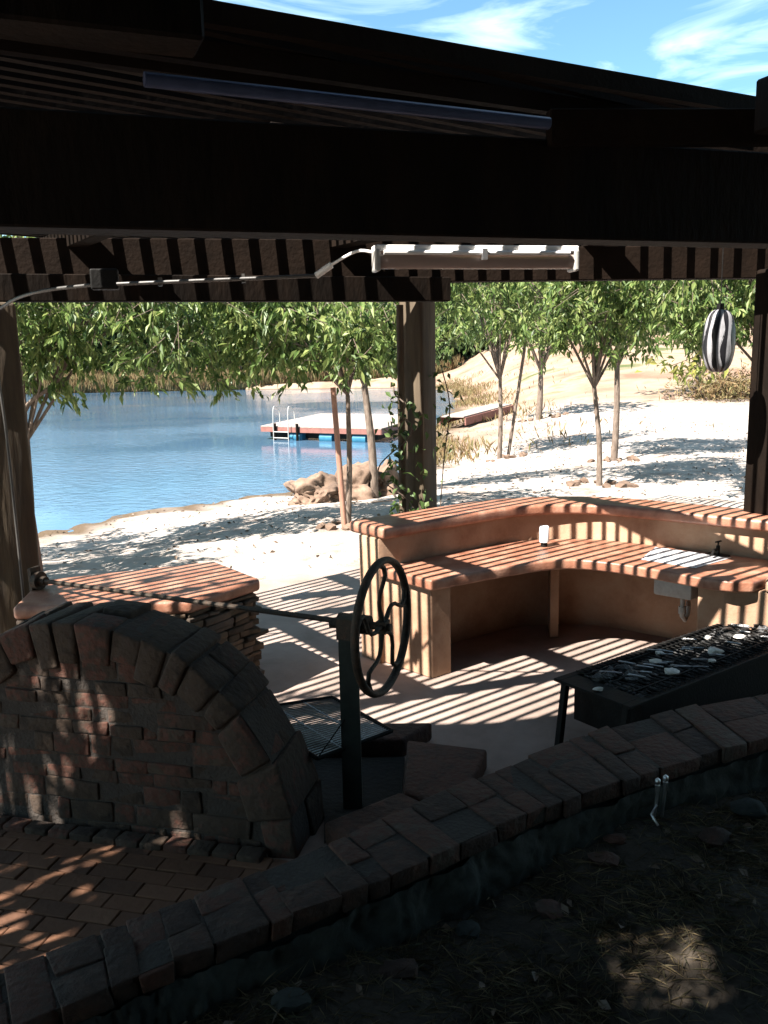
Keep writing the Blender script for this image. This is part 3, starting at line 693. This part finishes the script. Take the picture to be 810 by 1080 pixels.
# stones and pieces along the foot of the wall
for i, (x, y, k) in enumerate([(.02, 3.08, .05), (.32, 3.38, .045), (1.02, 3.82, .05), (1.9, 4.26, .07), (1.62, 3.98, .06), (-.38, 2.86, .05), (1.12, 3.96, .035), (2.15, 4.3, .05), (.7, 3.5, .05), (.1, 2.7, .05)]):
    o = MB().blob((x, y, bank_h(x, y)+k*.3), (k*1.5, k, k*.6), 2, .3, seed=i).build('stone', M_sidewall if i % 2 else M_brick, smooth=50)
    tag(o, ['reddish stone under the middle of the low wall', 'flat grey stone left of the chrome taps', 'reddish stone just left of the garden taps', 'grey stone right of the garden taps', 'reddish stone directly right below the chrome taps', 'leftmost grey stone below the wall at the picture bottom', 'smallest reddish stone beside the tap outlet', 'greyish stone at the far right foot of the wall', 'reddish stone on the bank in front of the wall centre', 'grey stone farthest out on the bank near the picture bottom'][i], 'stone', 'stones at the foot of the low wall')

# ------------------------------------------------------------------ unseen walls and roof added behind the camera to darken the foreground
hs = thing('light_blocker', 'unseen walls and roof added behind the viewpoint to darken the foreground', 'light_blocker', (0, -3.5, 0))
MB().box((1.5, -3.4, 2.7), (13, .3, 5.8), 90).build('wall', M_blockwall, hs)
MB().box((7.6, -.4, 2.7), (.3, 5.8, 5.8), 90).build('wall', M_blockwall, hs)
GX0, GX1, GY0, GY1 = -2.75, -2.2, .0, .5  # roof opening placed so a sun patch lands on the grass
rf = MB()
for x0, x1, y0, y1 in ((-5.05, 9, -4.2, GY0), (-5.05, GX0, GY0, GY1), (GX1, 9, GY0, GY1), (-5.05, 9, GY1, 1.2), (-4.6, 9, 1.2, 2.85)):
    rf.prism([(x0, y0), (x1, y0), (x1, y1), (x0, y1)], 5.5, 5.7)
rf.prism([(-3.0, 2.85), (9, 2.85), (9, 5.2), (.6, 3.7)], 5.5, 5.7)
rf.build('roof', M_timber, hs)  # outline cut to place the shadow edge on the patio
cpos = np.stack([rng.uniform(GX0-.1, GX1+.1, 1500), rng.uniform(GY0-.1, GY1+.1, 1500), rng.uniform(5.5, 6.1, 1500)], 1)  # leaves added, sparser at the centre, to soften the sun patch
cpos = np.concatenate([cpos, cpos+rng.normal(size=cpos.shape)*.05]); gd_ = np.hypot((cpos[:, 0]-(GX0+GX1)/2)*.95, cpos[:, 1]-(GY0+GY1)/2+.1*np.sin(cpos[:, 0]*14))
cpos = cpos[rng.uniform(size=len(cpos)) < np.clip(gd_/.3, .12, 1)]
Vv, Ff = leaves(cpos, rng.normal(size=cpos.shape), .07, .028, .3); tag(np_obj('gap_leaves', Vv, Ff, M_dleaf), 'unseen leaves added over the roof gap to break up the sun patch', 'added_leaves')

# ------------------------------------------------------------------ trees
def make_tree(name, label, x, y, height, cc, cr, nleaf, ll=.17, lean=(0, 0), tr_r=.045, fork=1.6, mat_=M_leaf, group=None, seed=1, low=.0, cat='tree'):
    rs = np.random.default_rng(seed); z0 = gh(x, y)-.1
    t = thing(name, label, cat, (x, y, z0), group)
    fk = Vector((x+lean[0], y+lean[1], z0+fork))
    tk = MB(); mid = Vector((x+lean[0]*.4+.03, y+lean[1]*.4, z0+fork*.5))
    tk.tube(smooth_pts([(x, y, z0), mid, fk], 8), list(np.linspace(tr_r*1.25, tr_r*.85, 8)), 8)
    cc = Vector((cc[0], cc[1], cc[2])); nl = 9; tips = []
    for i in range(nl):
        a = 2*pi*i/nl+rs.uniform(-.3, .3); e = rs.uniform(-.1, .9); q = rs.uniform(.55, .95)
        tip = cc+Vector((cos(a)*cr[0]*q*cos(e), sin(a)*cr[1]*q*cos(e), sin(e)*cr[2]*q))
        m1_ = fk.lerp(tip, .5)+Vector((0, 0, .25))
        P = smooth_pts([fk, m1_, tip], 8); tk.tube(P, list(np.linspace(tr_r*.55, .006, 8)), 6)
        tips.append(P)
    tk.tube([fk, cc+Vector((0, 0, cr[2]*.7))], [tr_r*.8, .01], 6)
    tk.build('trunk', M_bark, t, smooth=50)
    per = 11; ntw = nleaf//per
    dirs = rs.normal(size=(ntw, 3)); dirs /= np.linalg.norm(dirs, axis=1, keepdims=True)
    rad = rs.uniform(.25, 1.0, ntw)**.55
    # lumpy crown: scale radius by low frequency lobes
    ph = rs.uniform(0, 6, 4)
    lob = 1+.22*np.sin(3*np.arctan2(dirs[:, 1], dirs[:, 0])+ph[0])+.18*np.sin(5*dirs[:, 2]+4*dirs[:, 0]+ph[1])+.12*np.sin(9*dirs[:, 0]+ph[2])
    c = dirs*(rad*lob)[:, None]*np.array(cr)+np.array(cc)
    # gaps
    gp = np.sin(c[:, 0]*2.6/cr[0]*1.6+ph[0])+np.sin(c[:, 1]*2.1+ph[1])+np.sin(c[:, 2]*3.4+ph[2])
    c = c[gp > -1.15]
    if low: c = c[c[:, 2] > low+.18*np.sin(c[:, 0]*4+ph[3])+rs.uniform(0, .3, len(c))]
    tw = rs.normal(size=(len(c), 3)); tw[:, 2] = -np.abs(tw[:, 2])*.8-.15; tw /= np.linalg.norm(tw, axis=1, keepdims=True)
    tl = rs.uniform(.2, .5, len(c))
    pos = []; dd = []
    for k in range(per):
        s = (k/per); p = c+tw*(tl*s)[:, None]+rs.normal(size=c.shape)*.025
        dv = tw+rs.normal(size=c.shape)*.55; dv[:, 2] -= .45; pos.append(p); dd.append(dv)
    Vv, Ff = leaves(np.concatenate(pos), np.concatenate(dd), ll, ll*.42, .6)
    tg = MB()
    for k in range(0, len(c), 3):
        p = Vector(c[k]); q = p+Vector(tw[k])*tl[k]; tg.tube([p-Vector(tw[k])*.25, q], [.006, .003], 4)
    nv = len(Vv); cr_o = np_obj_mixed('crown', np.concatenate([Vv, np.array(tg.v)]), Ff.tolist(), [[i+nv for i in q] for q in tg.f], mat_, M_bark, t)
    return t
GT = 'young leafy trees on the sandy lakeshore'
make_tree('young_tree', 'leafy tree at the far left leaning a pale branch out over the lake', -5.25, 12.6, 4, (-4.45, 12.7, 3.45), (1.7, 1.5, 1.3), 10500, .15, (.1, 0), seed=3, low=2.1, group=GT, fork=1.9)
make_tree('young_tree', 'thin pale trunked tree beside the red stake with a wide low crown over the lake', -.57, 13.35, 4, (-1.25, 13.5, 3.35), (2.1, 1.5, 1.15), 12500, .15, (.05, .1), seed=5, low=2.2, group=GT, fork=2.1, tr_r=.04)
make_tree('young_tree', 'red brown trunked tree rising from the lakeshore boulders', -.19, 17.6, 4.5, (-.1, 17.8, 3.9), (1.7, 1.6, 1.35), 8500, .15, (-.15, 0), seed=8, low=2.35, group=GT, tr_r=.075, fork=2.4)
make_tree('young_tree', 'slim pale forked tree nearest behind the curved bar', 4.25, 16.9, 4.5, (4.1, 17.0, 3.95), (2.1, 1.7, 1.5), 14000, .15, (-.12, .1), seed=13, low=2.5, group=GT, tr_r=.05, fork=2.0)
make_tree('young_tree', 'darker trunked tree just right of the slim forked tree', 5.75, 21.5, 5, (5.85, 21.6, 4.3), (2.2, 1.8, 1.6), 13000, .16, (.05, .1), seed=21, low=2.8, group=GT, tr_r=.075, fork=2.4)
make_tree('young_tree', 'straight thin tree tied to a leaning stake right of the middle post', 3.45, 25.6, 5, (3.2, 25.6, 4.3), (2.3, 1.8, 1.6), 12000, .16, (.03, .1), seed=34, low=2.75, group=GT, tr_r=.06, fork=2.4)
make_tree('young_tree', 'crooked tree standing farther back by the gangway end', 6.9, 38.4, 5, (6.9, 38.4, 4.5), (3.0, 2.2, 2.0), 5500, .24, (.1, .1), seed=55, low=2.6, group=GT, tr_r=.12, fork=2.2)
make_tree('young_tree', 'farthest tree on the right below the striped lantern', 15.4, 43, 6, (15.4, 43, 5.0), (4.0, 2.5, 2.6), 6500, .27, (.2, .1), seed=89, low=2.9, group=GT, tr_r=.13, fork=2.6)
make_tree('young_tree', 'bushy tree partly hidden by the right hand pergola post', 6.9, 14.5, 4.5, (5.75, 14.6, 3.75), (1.5, 1.4, 1.15), 8000, .15, (-.2, .1), seed=144, low=2.45, group=GT, tr_r=.05, fork=1.9)
make_tree('young_tree', 'leafy tree whose crown fills the gap right of the middle post', 2.2, 20.3, 4.5, (2.05, 20.3, 4.3), (1.5, 1.5, 1.3), 3600, .19, (0, .1), seed=233, low=3.0, group=GT, tr_r=.0, fork=2.2) if False else None
make_tree('young_tree', 'leafy tree outside the left edge shading the sand by the pillar', -6.9, 9.3, 4, (-6.6, 9.5, 3.6), (1.7, 1.6, 1.2), 8000, .16, (.1, .1), seed=610, low=2.3, group=GT, fork=2.0)
make_tree('young_tree', 'leafy tree outside the left edge at the water line', -8.2, 12.2, 4, (-8.0, 12.4, 3.6), (1.8, 1.6, 1.2), 6000, .16, (.1, .1), seed=987, low=2.3, group=GT, fork=2.0)
# long bare branch of the left tree
lt = [o for o in C.objects if o.name.startswith('young_tree')][0]
MB().tube(smooth_pts([(-5.3, 12.55, 1.6), (-5.0, 12.45, 2.05), (-4.55, 12.4, 2.35), (-4.3, 12.4, 2.85), (-4.0, 12.5, 3.3)], 14), list(np.linspace(.04, .015, 14)), 7).build('branch', M_bark, lt, smooth=60)
# yellowish low spray of the right tree
cpos = np.array([4.95, 14.2, 2.32])+rng.normal(size=(110, 3))*np.array([.26, .2, .10]); dvv = rng.normal(size=(110, 3)); dvv[:, 2] -= .9
rt = [o for o in C.objects if o.name.startswith('young_tree')][8]
Vv, Ff = leaves(cpos, dvv, .15, .07, .5); np_obj('low_spray', Vv, Ff, M_leafy, rt)
MB().tube([(5.5, 14.4, 2.6), (4.7, 14.2, 2.35)], [.012, .005], 6).build('branch', M_bark, rt)
# unseen tree left of the viewpoint, crown thinned so its shadow dapples the fireplace
make_tree('shade_tree', 'large unseen tree left of the viewpoint whose leaves dapple the fireplace', -8.4, -1.0, 8, (-6.0, 1.6, 6.5), (1.6, 1.7, 1.0), 2400, .24, (.8, .8), seed=377, tr_r=.18, fork=3.6)
# stakes
def stake(label, a, b, rr, m=M_stake): tag(MB().tube([a, b], [rr, rr*.9], 8).build('tree_stake', m, smooth=60), label, 'stake', 'stakes tied to the young trees')
stake('red brown stake with a sawn top beside the thin tree left of the bar', (-.60, 13.0, gh(-.6, 13)-.1), (-.72, 13.05, 2.15), .045)
stake('slanted thin stake beside the straight tree right of the middle post', (3.72, 25.8, gh(3.7, 25.8)-.1), (4.25, 25.9, 2.9), .05, M_bark)
stake('rusty stake at the far left edge beside the pergola post', (-4.72, 11.6, gh(-4.7, 11.6)-.1), (-4.9, 11.7, 2.2), .04)
# vine on middle post
vn = thing('climbing_vine', 'sparse leafy vine climbing the middle pergola post', 'vine', (.2, 8.45, 0))
pts = [(.12+.17*sin(i*.75)+.16*(i > 12), 8.38-.03*cos(i), .9+i*.095) for i in range(16)]
MB().tube(smooth_pts(pts, 60), .007, 6).tube(smooth_pts([(.56, 8.5, 1.1), (.60, 8.48, 1.6), (.66, 8.5, 2.1), (.58, 8.5, 2.5)], 30), .006, 6).build('stem', M_bark, vn)
vc = []
for k in range(200):
    q = random.random()
    if q < .5: z = random.uniform(.95, 2.2); vc.append((.22+random.gauss(0, .11), 8.34+random.gauss(0, .05), z))
    elif q < .72: z = random.uniform(1.7, 2.75); vc.append((.60+random.gauss(0, .06), 8.48+random.gauss(0, .05), z))
    else: z = random.uniform(1.3, 2.7); vc.append((.08+random.gauss(0, .035), 8.40+random.gauss(0, .04), z))
vc = np.array(vc); dvv = rng.normal(size=vc.shape); dvv[:, 2] -= .8
Vv, Ff = leaves(vc, dvv, .085, .05, .5); np_obj('foliage', Vv, Ff, M_dleaf, vn)
tag(MB().tube([(.08, 8.36, 1.21), (-.12, 8.2, 1.22)], .006, 6).build('vine_tendril', M_bark), 'loose vine tendril trailing onto the bar ledge', 'vine')

# ------------------------------------------------------------------ rocks
for i, (x, y, rx, ry, rz, lb) in enumerate([(-1.35, 17.5, .55, .5, .36, 'pale ochre boulder at the left end of the shore rocks'), (-.62, 17.8, .55, .45, .46, 'largest boulder mottled by leaf shadow on the lakeshore'), (-.02, 18.2, .45, .4, .4, 'dark boulder behind the red brown tree trunk'), (.42, 18.4, .22, .2, .18, 'small dark rock at the right end of the shore boulders')]):
    o = MB().blob((x, y, gh(x, y)+rz*.35), (rx, ry, rz), 5, .14, seed=30+i, rough=.55).build('boulder', M_rock, smooth=60); tag(o, lb, 'boulder', 'boulders on the lakeshore')
rs = random.Random(4); sm = MB()
for (x, y, rr, n_) in ((4.25, 16.9, .5, 16), (5.75, 21.5, .45, 12), (3.6, 25.7, .5, 12), (6.9, 38.4, .9, 12), (15.4, 43, 1.1, 14), (-.6, 13.2, .35, 12)):
    for k in range(n_):
        a = rs.uniform(0, 6.28); q = rr*rs.uniform(.7, 1.1); X_, Y_ = x+cos(a)*q*1.3, y+sin(a)*q*.8; kk = rs.uniform(.05, .1)*(1+rr*.3)
        sm.blob((X_, Y_, gh(X_, Y_)+kk*.3), (kk*1.2, kk, kk*.7), 1, .3, seed=rs.random())
tag(sm.build('tree_basin_stones', M_rock, smooth=40), 'small brown stones heaped round the feet of the young trees', 'stones', kind='stuff')
pos = np.stack([rng.uniform(-8, 12, 2600), rng.uniform(10.3, 40, 2600), np.zeros(2600)], 1)
ok = (lake_dist(pos[:, 0], pos[:, 1]) > .15); pos = pos[ok]; pos[:, 2] = ground_h(pos[:, 0], pos[:, 1])+.01
dvv = rng.normal(size=pos.shape); dvv[:, 2] = np.abs(dvv[:, 2])*.3
Vv, Ff = leaves(pos, dvv, .09, .05, .1); tag(np_obj('gravel_and_litter', Vv, Ff, M_litter), 'scattered pebbles and fallen leaves on the pale sand', 'litter', kind='stuff')
# brush heap on the far right
bh = np.array([17.0, 42.5, gh(17, 42.5)+.5]); cpos = bh+rng.normal(size=(2600, 3))*np.array([1.2, .8, .38]); cpos[:, 2] = np.maximum(cpos[:, 2], gh(17, 42.5))
Vv, Ff = leaves(cpos, rng.normal(size=cpos.shape), .35, .07, 0); tag(np_obj('brush_heap', Vv, Ff, M_reed), 'low heap of dry brown brush under the striped lantern', 'brush')

# ------------------------------------------------------------------ dock and gangway
dk = thing('floating_dock', 'floating swimming dock with pale deck and red brown sides on blue drums', 'dock', (-1.5, 40, -.8))
D0, D1, D2, D3 = Vector((-5.16, 36.99)), Vector((-0.04, 34.23)), Vector((2.24, 41.94)), Vector((-3.12, 44.36))
DZ = -.22
MB().prism([D0, D1, D2, D3], DZ-.04, DZ).build('deck', M_deck, dk)
def inset(k): c = (D0+D1+D2+D3)/4; return [c+(p-c)*k for p in (D0, D1, D2, D3)]
I = inset(.995)
sd = MB()
for a_, b_ in zip(I, I[1:]+I[:1]): sd.bar((a_.x, a_.y, DZ-.15), (b_.x, b_.y, DZ-.15), .06, .20)
sd.build('side_board', M_redwood, dk)
for t_ in (.30, .55, .82):
    c = D0.lerp(D1, t_)+Vector((.12, .28)); d = (D1-D0).normalized()
    MB().tube([(c.x-d.x*.3, c.y-d.y*.3, WZ+.12), (c.x+d.x*.3, c.y+d.y*.3, WZ+.12)], .26, 14).build('drum', M_drum, dk, smooth=40)
ic = inset(.9); MB().prism(ic, DZ-.5, DZ-.2).build('underframe', M_black, dk)
ld_ = thing('dock_ladder', 'white swimming ladder with curved rails on the left corner of the dock', 'ladder', (-4.9, 38.2, -.8))
dd_ = (D1-D0).normalized(); nn_ = Vector((dd_.y, -dd_.x))
for s in (.75, 1.35+.15):
    b0 = D0+dd_*s; pts = [(b0.x-nn_.x*.35, b0.y-nn_.y*.35, DZ), (b0.x-nn_.x*.33, b0.y-nn_.y*.33, DZ+.6), (b0.x-nn_.x*.1, b0.y-nn_.y*.1, DZ+.78), (b0.x+nn_.x*.12, b0.y+nn_.y*.12, DZ+.62), (b0.x+nn_.x*.15, b0.y+nn_.y*.15, -1.4)]
    MB().tube(smooth_pts(pts, 24), .02, 8).build('rail', M_cond, ld_, smooth=60)
for zz in (-.45, -.7, -.95):
    a_ = D0+dd_*.75+nn_*.15; b_ = D0+dd_*1.5+nn_*.15; MB().tube([(a_.x, a_.y, zz), (b_.x, b_.y, zz)], .02, 8).build('rung', M_cond, ld_, smooth=60)
for s in (.78, 1.9):
    b0 = D0+dd_*s+nn_*.08; tag(MB().tube([(b0.x, b0.y, -1.6), (b0.x, b0.y, DZ+.12)], .06, 8).build('mooring_post', M_timber, smooth=50), 'dark mooring post at the very corner of the dock' if s < 1 else 'dark mooring post just right of the dock ladder', 'post', 'mooring posts at the dock')
gw = thing('gangway', 'pale topped red brown gangway joining the dock to the right bank', 'gangway', (5, 42, -.4))
G0, G1 = Vector((3.2, 39.6, -.2)), Vector((6.2, 45.2, .0))
MB().bar(G0, G1, 1.1, .05).build('deck', M_deck, gw)
for s in (-1, 1):
    o_ = Vector((.48, -.29, 0))*s*1.15; MB().bar(G0+o_-Vector((0, 0, .2)), G1+o_-Vector((0, 0, .2)), .06, .34).build('side_board', M_redwood, gw)

# ------------------------------------------------------------------ far bank reeds and wood
n_ = 26000
px_ = rng.uniform(-62, 12, n_); py_ = 97.5+rng.exponential(1.6, n_)-.02*np.abs(px_); keep = (px_ < 9)
edge = np.array([98.0 if x > -60 else 96 for x in px_]); 
pos = np.stack([px_, py_, np.zeros(n_)], 1); d_ = lake_dist(pos[:, 0], pos[:, 1]); pos = pos[(d_ > -.8) & (d_ < 7)]; pos[:, 2] = np.maximum(ground_h(pos[:, 0], pos[:, 1]), WZ)
dvv = rng.normal(size=pos.shape)*.25; dvv[:, 2] = 1
Vv, Ff = leaves(pos, dvv, 1.3, .16, 0); tag(np_obj('reeds', Vv, Ff, M_reed), 'golden brown reeds and dry grass along the far lake bank', 'reeds', kind='stuff')
# right bank tufts
n_ = 9000
t_ = rng.uniform(26, 92, n_); xx = np.interp(t_, [24, 31, 44.5, 62, 80, 92], [.4, 1.4, 3.25, 5.5, 6.6, 4.5])+rng.exponential(1.5, n_)-.2
pos = np.stack([xx, t_, np.zeros(n_)], 1); pos[:, 2] = ground_h(pos[:, 0], pos[:, 1]); pos = pos[pos[:, 2] > WZ-.1]
sel = (np.sin(pos[:, 0]*1.1)+np.sin(pos[:, 1]*.45+1)+rng.normal(size=len(pos))*.5 > .2); pos = pos[sel]
dvv = rng.normal(size=pos.shape)*.4; dvv[:, 2] = 1
Vv, Ff = leaves(pos, dvv, .4, .06, .2); tag(np_obj('bank_tufts', Vv, Ff, M_reed), 'dry tufts of grass on the right bank', 'grass', kind='stuff')
def wood(name, label, x0, x1, y0, y1, h, n_trees, per, sz, seed):
    rs = np.random.default_rng(seed); Ps = []; Ds = []; tk = MB()
    for i in range(n_trees):
        x = rs.uniform(x0, x1); y = rs.uniform(y0, y1); H_ = h*rs.uniform(.65, 1.15); z = gh(x, y); w_ = H_*rs.uniform(.28, .42)
        dd = rs.normal(size=(per, 3)); dd /= np.linalg.norm(dd, axis=1, keepdims=True); rad = rs.uniform(.35, 1, per)**.5
        lob = 1+.25*np.sin(4*dd[:, 0]+i)+.2*np.sin(6*dd[:, 2]+2*i)
        p = dd*(rad*lob)[:, None]*np.array([w_, w_, H_*.48])+np.array([x, y, z+H_*.5]); Ps.append(p); Ds.append(dd+rs.normal(size=dd.shape)*.5)
        tk.tube([(x, y, z-.2), (x, y, z+H_*.6)], [.2, .1], 5)
    P = np.concatenate(Ps); D = np.concatenate(Ds); Vv, Ff = leaves(P, D, sz, sz*.7, .4)
    tag(np_obj(name, Vv, Ff, M_wood), label, 'woodland', kind='stuff')
wood('far_wood', 'dark green wood closing the view beyond the lake', -75, 12, 104, 130, 11, 75, 650, 1.0, 5)
wood('hill_wood', 'green scrub and trees along the top of the right hand slope', 4, 75, 96, 125, 9, 55, 520, 1.0, 6)

# dark rod at the lower left corner
tag(MB().tube([(-1.09, 2.13, .1), (-1.135, 2.13, .62)], .016, 8).build('steel_rod', M_black, smooth=50), 'thin black steel rod at the lower left corner before the low wall', 'rod')
